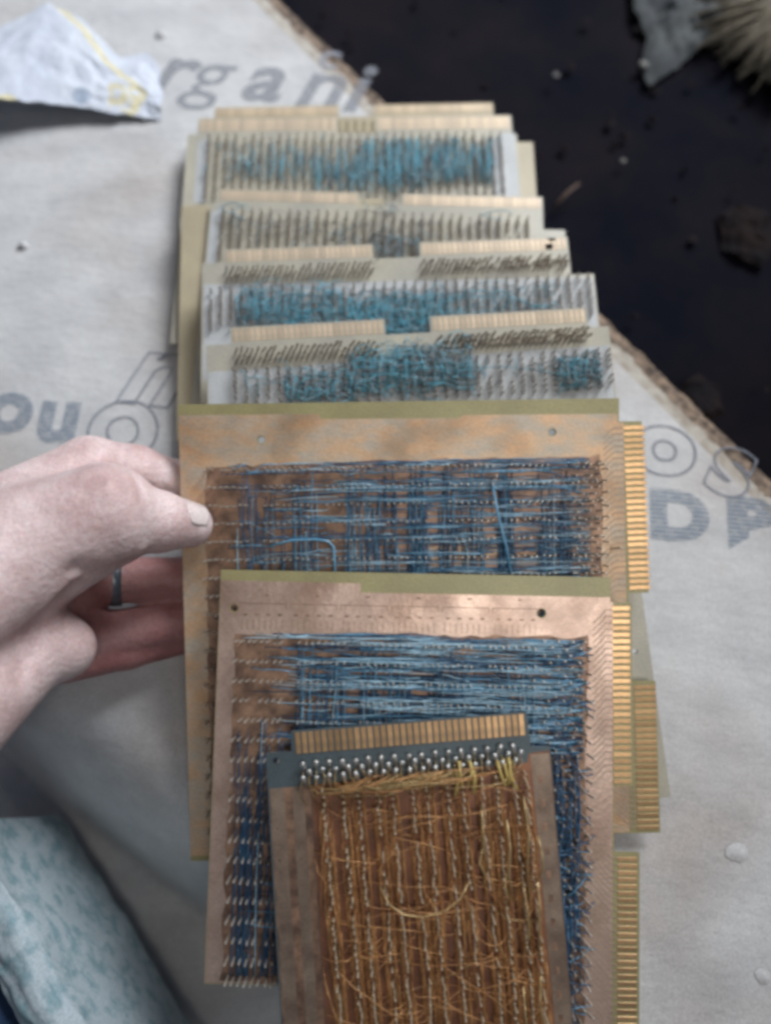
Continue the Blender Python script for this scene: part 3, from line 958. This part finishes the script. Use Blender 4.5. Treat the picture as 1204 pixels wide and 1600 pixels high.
GROOVES = [
    ([P3(80,893,90), P3(120,885,92), P3(165,900,84), P3(196,884,78)], 2.0, 3.6),
    ([P3(20,1060,80), P3(70,960,84), P3(110,915,86)], 2.6, 4.5),
    ([P3(60,1075,82), P3(100,985,78), P3(118,955,74)], 1.6, 3.0),
    ([P3(205,742,90), P3(226,785,92), P3(228,845,84)], 1.6, 2.2),
    ([P3(170,752,102), P3(190,800,106), P3(188,860,100)], -0.9, 3.0),
    ([P3(180,770,104), P3(203,800,100), P3(206,850,94)], 0.6, 1.5),
    ([P3(150,850,106), P3(185,870,100), P3(205,862,94)], 0.7, 1.8),
    ([P3(100,905,88), P3(70,935,88)], -1.6, 2.5),
    ([P3(255,735,52), P3(262,770,54)], 1.0, 1.8),
    ([P3(258,790,84), P3(262,835,78)], 0.7, 1.4),
    ([P3(264,785,84), P3(269,828,78)], 0.5, 1.0),
    ([P3(20,790,104), P3(150,742,98)], -1.0, 3.5),
    ([P3(10,850,112), P3(70,815,108), P3(120,775,104)], -0.8, 2.0),
    ([P3(60,830,110), P3(110,840,106), P3(150,815,104)], -0.7, 1.8),
    ([P3(226,775,86), P3(232,812,86), P3(228,850,80)], 0.5, 1.1),
    ([P3(214,700,62), P3(220,730,68), P3(218,758,64)], 0.7, 1.3),
    ([P3(206,702,64), P3(211,730,68), P3(209,758,66)], 0.5, 1.1),
    ([P3(120,900,90), P3(90,925,90), P3(60,965,88)], -1.2, 2.2),
]
def surface_nets(lo, hi, h):
    nx, ny, nz_ = [int((hi[i]-lo[i])/h)+1 for i in range(3)]
    X, Y, Z = np.meshgrid(*[lo[i]+h*np.arange(k) for i, k in enumerate((nx, ny, nz_))], indexing='ij')
    f = sdf(X.astype(np.float32), Y.astype(np.float32), Z.astype(np.float32))
    s = f < 0
    c = [s[i:nx-1+i, j:ny-1+j, k:nz_-1+k] for i in (0,1) for j in (0,1) for k in (0,1)]
    cnt = sum(a.astype(int) for a in c)
    act = (cnt > 0) & (cnt < 8)
    idx = -np.ones(act.shape, int)
    I = np.argwhere(act)
    idx[act] = np.arange(len(I))
    acc = np.zeros((len(I), 3)); num = np.zeros(len(I))
    cor = [(i, j, k) for i in (0,1) for j in (0,1) for k in (0,1)]
    for a in range(8):
        for b in range(a+1, 8):
            A_, B_ = np.array(cor[a]), np.array(cor[b])
            if abs(A_-B_).sum() != 1: continue
            fa = f[tuple((I+A_).T)]; fb = f[tuple((I+B_).T)]
            cr = (fa < 0) != (fb < 0)
            t = np.where(cr, fa/np.where(cr, fa-fb, 1), 0)
            pt = A_ + t[:, None]*(B_-A_)
            acc[cr] += pt[cr]; num[cr] += 1
    V = np.array(lo) + h*(I + acc/num[:, None])
    faces = []
    for ax in range(3):
        u, v = (ax+1) % 3, (ax+2) % 3
        sl0 = [slice(1, -1)]*3; sl1 = [slice(1, -1)]*3
        sl0[ax] = slice(0, -1); sl1[ax] = slice(1, None)
        a, b = s[tuple(sl0)], s[tuple(sl1)]
        base = np.array([1, 1, 1]); base[ax] = 0
        for flip, mask in ((0, a & ~b), (1, ~a & b)):
            E_ = np.argwhere(mask) + base
            du = np.zeros(3, int); du[u] = 1
            dv = np.zeros(3, int); dv[v] = 1
            q = [idx[tuple((E_-du-dv).T)], idx[tuple((E_-dv).T)], idx[tuple(E_.T)], idx[tuple((E_-du).T)]]
            q = np.stack(q, 1)
            if flip: q = q[:, ::-1]
            faces.append(q)
    return V, np.concatenate(faces)
V, Fq = surface_nets((-262, -60, -5), (-40, 190, 160), 1.25)
me = bpy.data.meshes.new('person')
me.from_pydata((V*S).tolist(), [], Fq.tolist())
me.polygons.foreach_set('use_smooth', [True]*len(me.polygons))
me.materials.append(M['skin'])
# finger undersides and palm folds are ruddier, with their shade painted into the skin
def seg_d(a, b):
    d = b - a
    t = np.clip(((V - a) @ d) / (d @ d), 0, 1)
    return np.linalg.norm(V - a - t[:, None]*d, axis=1)
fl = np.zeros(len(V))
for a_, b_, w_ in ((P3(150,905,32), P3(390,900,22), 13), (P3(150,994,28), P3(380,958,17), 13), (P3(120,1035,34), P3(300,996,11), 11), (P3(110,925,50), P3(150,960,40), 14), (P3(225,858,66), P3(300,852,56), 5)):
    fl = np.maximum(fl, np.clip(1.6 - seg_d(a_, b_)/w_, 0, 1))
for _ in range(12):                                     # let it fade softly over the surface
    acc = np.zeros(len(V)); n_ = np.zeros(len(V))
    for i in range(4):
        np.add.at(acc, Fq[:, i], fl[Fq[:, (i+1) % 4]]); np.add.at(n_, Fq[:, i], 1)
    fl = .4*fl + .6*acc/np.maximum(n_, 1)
at_ = me.attributes.new('flush_shade', 'FLOAT', 'POINT')
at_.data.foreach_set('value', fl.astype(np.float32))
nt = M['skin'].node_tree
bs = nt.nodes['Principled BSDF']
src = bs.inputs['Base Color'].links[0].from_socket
an = nt.nodes.new('ShaderNodeAttribute'); an.attribute_name = 'flush_shade'
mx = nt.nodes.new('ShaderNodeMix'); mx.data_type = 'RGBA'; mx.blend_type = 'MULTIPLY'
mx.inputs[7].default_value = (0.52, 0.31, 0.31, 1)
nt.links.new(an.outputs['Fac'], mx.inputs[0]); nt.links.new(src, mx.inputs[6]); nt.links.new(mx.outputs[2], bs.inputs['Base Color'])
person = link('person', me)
sm = person.modifiers.new('soften', 'SMOOTH'); sm.factor = 0.5; sm.iterations = 3
tag(person, 'bare left hand and forearm gripping the left edge of the large tan board', 'person')

# band round the root of the middle finger
def ring():
    a, b = P3(165,905,32), P3(290,905,24)
    ax = (b-a)/np.linalg.norm(b-a)
    c = a + ax*4.0
    up = np.array([0, 0, 1.0]); up -= ax*(up @ ax); up /= np.linalg.norm(up)
    sd = np.cross(ax, up)
    prof = [(-3.5, 10.9), (-3.1, 11.7), (0, 12.0), (3.1, 11.7), (3.5, 10.9)]
    mb = MB(); N = 40
    vs = [c + ax*s_ + r*(math.cos(2*math.pi*i/N)*up + math.sin(2*math.pi*i/N)*sd) for i in range(N) for s_, r in prof]
    k = len(prof)
    mb.add(vs, [(i*k+j, i*k+(j+1) % k, ((i+1) % N)*k+(j+1) % k, ((i+1) % N)*k+j) for i in range(N) for j in range(k)], 0, True)
    return mb.build('finger_band', M['bandgrey'])
tag(ring(), 'dark grey band round the root of the middle finger', 'ring')

# thumb nail
def nail():
    a, b = P3(246,815,72), P3(296,820,63.5)
    ax = (b-a)/np.linalg.norm(b-a)
    up = np.array([0.12, 0.42, 1.0]); up -= ax*(up @ ax); up /= np.linalg.norm(up)
    sd = np.cross(ax, up)
    L = np.linalg.norm(b-a)
    def fn(u, v):
        t = (v-.5)*2
        cr = math.sqrt(max(0.0, 1 - (max(0, .45-u)/.45)**2))*.25 + .75      # rounded root
        ang = t*0.80*cr
        ex = 1.2*(1-t*t)*(1 if u > .8 else u/.8)                            # rounded free edge
        s_ = L*(.60 + .66*u) + ex - 1.0*t*t*(1-u)*-1
        R0 = 12.0 + (9.4-12.0)*min(1.3, s_/L)
        tip = max(0, s_/L - 1.0)
        return a + ax*s_ + (R0+.12-1.0*tip)*(math.cos(ang)*up + math.sin(ang)*sd)
    mb = grid_mesh(fn, 12, 14)
    return mb.build('thumb_nail', M['nail'], person)
nl = nail()
so = nl.modifiers.new('thickness', 'SOLIDIFY'); so.thickness = 0.0005; so.offset = 0

# ------------------------------------------------------------------ crumpled wrapper
def along(pts, t):
    P = np.array(pts, float)
    L = np.concatenate([[0], np.cumsum(np.linalg.norm(np.diff(P[:, :2], axis=0), axis=1))])
    L /= L[-1]
    return np.array([np.interp(t, L, P[:, i]) for i in range(3)])
W_LO = [at(x, y, z).tolist() for x, y, z in ((-120,150,24),(0,154,19),(100,164,11),(190,178,5),(252,187,1))]
W_UP = [at(x, y, z).tolist() for x, y, z in ((-120,80,8),(0,42,9),(75,5,10),(125,28,9),(190,92,6),(228,82,4),(248,105,2),(252,150,1))]
W_LINE = [at(x, y, 9)[:2] for x, y in ((84,6),(130,46),(168,98),(224,139),(188,182))]
def wrap_fn(u, v):
    lo, up_ = along(W_LO, u), along(W_UP, u)
    p = lo + (up_ - lo)*v
    e = 4*v*(1-v)
    z = p[2] + e*(3.0*nz(u*3.2+3, v*1.8, .5) + 2.0) + .8*min(1, 3*e)*nz(u*8, v*5, 2.2)
    x = p[0] + 1.6*nz(u*12, v*6, 5); y = p[1] + 1.6*nz(u*11, v*6, 9)
    return x, y, max(.4, z)
def wrap_m(u, v):
    p = np.array(wrap_fn(u, v)[:2])
    for a, b in zip(W_LINE[:-1], W_LINE[1:]):
        d = b - a
        t = min(1, max(0, (p-a) @ d / (d @ d)))
        if np.linalg.norm(p-a-t*d) < 1.9: return 1
    q = at(195, 155, 6)[:2]
    if abs(p[0]-q[0]) < 9 and abs(p[1]-q[1]) < 9: return 1 if nz(p[0]*.2, p[1]*.2) > -.1 else 0
    q = at(132, 160, 6)[:2]
    if np.linalg.norm(p-q) < 5.5: return 2
    q = at(4, 145, 24)[:2]
    if np.linalg.norm(p-q) < 6: return 1
    return 0
wr = grid_mesh(wrap_fn, 150, 80, wrap_m).build('paper_wrapper', [M['paper'], M['yellowprint'], M['greyprint']])
tag(wr, 'crumpled white paper wrapper with yellow printed border on the cardboard', 'paper')

# ------------------------------------------------------------------ cloth by the lower left corner
def cloth_mat():
    m = mat('patterned_cloth', (0.46,0.54,0.58), (0.25,0.38,0.42), rough=0.9, scale=130, contrast=(0.46,0.66), detail=2, bump=0.3, bscale=600)
    return m
M['patt'] = cloth_mat()
def roll(p0, p1, r, z0, z1, n0):
    p0, p1 = np.array(p0), np.array(p1)
    d = (p1-p0)/np.linalg.norm(p1-p0)
    s_ = np.array([d[1], -d[0]])
    def fn(u, v):
        a = math.pi*min(1.0, max(0.0, (1.5*v - .25)))
        c = p0 + (p1-p0)*u
        rr = r*(1 + .10*nz(u*4, v*2.5, n0) - .30*abs(nz(u*3+v*2, v*5, n0+7)) + .02*nz(u*30, v*12, n0) + .012*math.sin(u*190+4*nz(u*5, v*3, n0)))
        zz = z0 + (z1-z0)*u
        q = c - s_*rr*math.cos(a)
        hang = max(0, .167-v, v-.833)/.167
        return q[0], q[1], zz + .62*rr*math.sin(a)*(1 + .35*math.sin(7*v + 3*nz(u*3, n0))) - 95*hang
    return grid_mesh(fn, 90, 40)
pA, pB = at(-104,1312,20), at(256,1962,30)
c1 = roll(pA[:2], pB[:2], 10.2, 8, 17, 1.3).build('patterned_cloth', M['patt'])
tag(c1, 'pale cloth with teal print rolled up beside the boards', 'cloth')
pA, pB = at(-225,1425,20), at(145,2045,30)
c2 = roll(pA[:2], pB[:2], 21, -6, 0, 4.7).build('blue_cloth', M['denim'])
tag(c2, 'plain dark blue cloth in the lower left corner', 'cloth')

# ------------------------------------------------------------------ things on the dark ground beyond
def lump(name, pts, z, h, material, label, cat, seed, nu=40):
    """draped piece with an outline of its own"""
    c = np.mean([at(*p, z)[:2] for p in pts], axis=0)
    R = [at(*p, z)[:2]-c for p in pts]
    R.append(R[0])
    k = len(pts)
    def fn(u, v):
        t = u*k; i = min(int(t), k-1); f = t-i
        e = (R[i]*(1-f)+R[i+1]*f)*v*(1+.06*nz(u*18, seed))
        zz = z + h*(1-v**2)*(.7+.6*nz(e[0]*.04+seed, e[1]*.04)) + 2.5*nz(e[0]*.09, e[1]*.09, seed) + 1.5
        return c[0]+e[0], c[1]+e[1], zz
    o = grid_mesh(fn, 72, 16).build(name, material)
    tag(o, label, cat)
lump('rag', [(985,-60),(990,20),(1010,60),(1000,108),(1012,138),(1052,112),(1082,84),(1120,64),(1165,10),(1195,-60)], FLOOR_Z+5, 14, M['rag'], 'grey green rag lying on the dark ground beside straw', 'rag', 2.2)
lump('dead_leaf', [(1118,338),(1150,322),(1195,330),(1215,375),(1190,420),(1150,405),(1128,392)], FLOOR_Z+4, 5, M['leaf'], 'dark brown curled leaf on the ground at the right edge', 'leaf', 6.1)
lump('dead_leaf', [(1062,600),(1090,585),(1120,605),(1128,650),(1095,668),(1070,640)], FLOOR_Z+4, 5, M['leaf'], 'dark brown leaf on the ground beside the torn cardboard edge', 'leaf', 9.3)
lt = MB()
for i in range(130):
    x = random.uniform(-60, 420); y = random.uniform(150, 760)
    if (np.array([x, y]) - E0) @ nE < 12: continue
    r = random.uniform(2, 5); a0 = random.uniform(0, 6.3); k = 5
    zc = FLOOR_Z + 4 + random.uniform(0, 3)
    vs = [(x, y, zc + random.uniform(0, 2.5))] + [(x+r*random.uniform(.5,1.2)*math.cos(a0+6.283*j/k), y+r*random.uniform(.5,1.2)*math.sin(a0+6.283*j/k), zc+random.uniform(-1.5,1)) for j in range(k)]
    lt.add(vs, [(0, 1+j, 1+(j+1) % k) for j in range(k)], 0 if random.random() < .8 else 1)
lt.build('leaf_litter', [M['leaf'], M['litter']], kind='stuff')
def pebble(px, py, r, label):
    bm = bmesh.new()
    bmesh.ops.create_icosphere(bm, subdivisions=2, radius=r*S)
    for v in bm.verts:
        v.co *= 1 + .35*nz(v.co.x*300, v.co.y*300, px)
        v.co.z *= .7
    me = bpy.data.meshes.new('pebble'); bm.to_mesh(me); bm.free()
    for p in me.polygons: p.use_smooth = True
    me.materials.append(M['rag2'])
    o = link('pebble', me)
    p = at(px, py, FLOOR_Z+9)
    o.location = (p[0]*S, p[1]*S, (FLOOR_Z+9)*S)
    tag(o, label, 'pebble', 'pale pebbles on the dark ground')
pebble(1038, 30, 4.2, 'largest pale pebble, lying on the grey green rag')
pebble(1004, 102, 3.4, 'pale pebble at the lower left tip of the grey green rag')
pebble(868, 118, 2.2, 'small pale pebble alone on the dark ground above the twig')
pebble(972, 252, 2.0, 'tiny pale pebble alone on the dark ground right of the twig')
st = MB()
for i in range(340):
    a = math.radians(random.uniform(190, 268))
    L = random.uniform(50, 88)
    c0 = np.array([312+random.gauss(0,9), 552+random.gauss(0,9)])
    e = c0 + L*np.array([math.cos(a), math.sin(a)])
    z0 = FLOOR_Z+8+random.uniform(0,10)
    st.tube([(c0[0],c0[1],z0+4),((c0[0]+e[0])/2+random.gauss(0,2),(c0[1]+e[1])/2+random.gauss(0,2),z0+6),(e[0],e[1],z0-2)], random.uniform(.5,1.3), 0, 5)
sb = st.build('straw_brush', M['straw'])
tag(sb, 'bundle of fanned out pale straw bristles in the top right corner', 'brush')
tw = MB()
a, b = at(866,322,FLOOR_Z+6), at(905,286,FLOOR_Z+10)
tw.tube([a, (a+b)/2+np.array([1,1,2]), b], 1.3, 0, 6, [1,.9,.5])
o = tw.build('twig', M['twig']); tag(o, 'short brown twig on the dark ground beside the boards', 'twig')
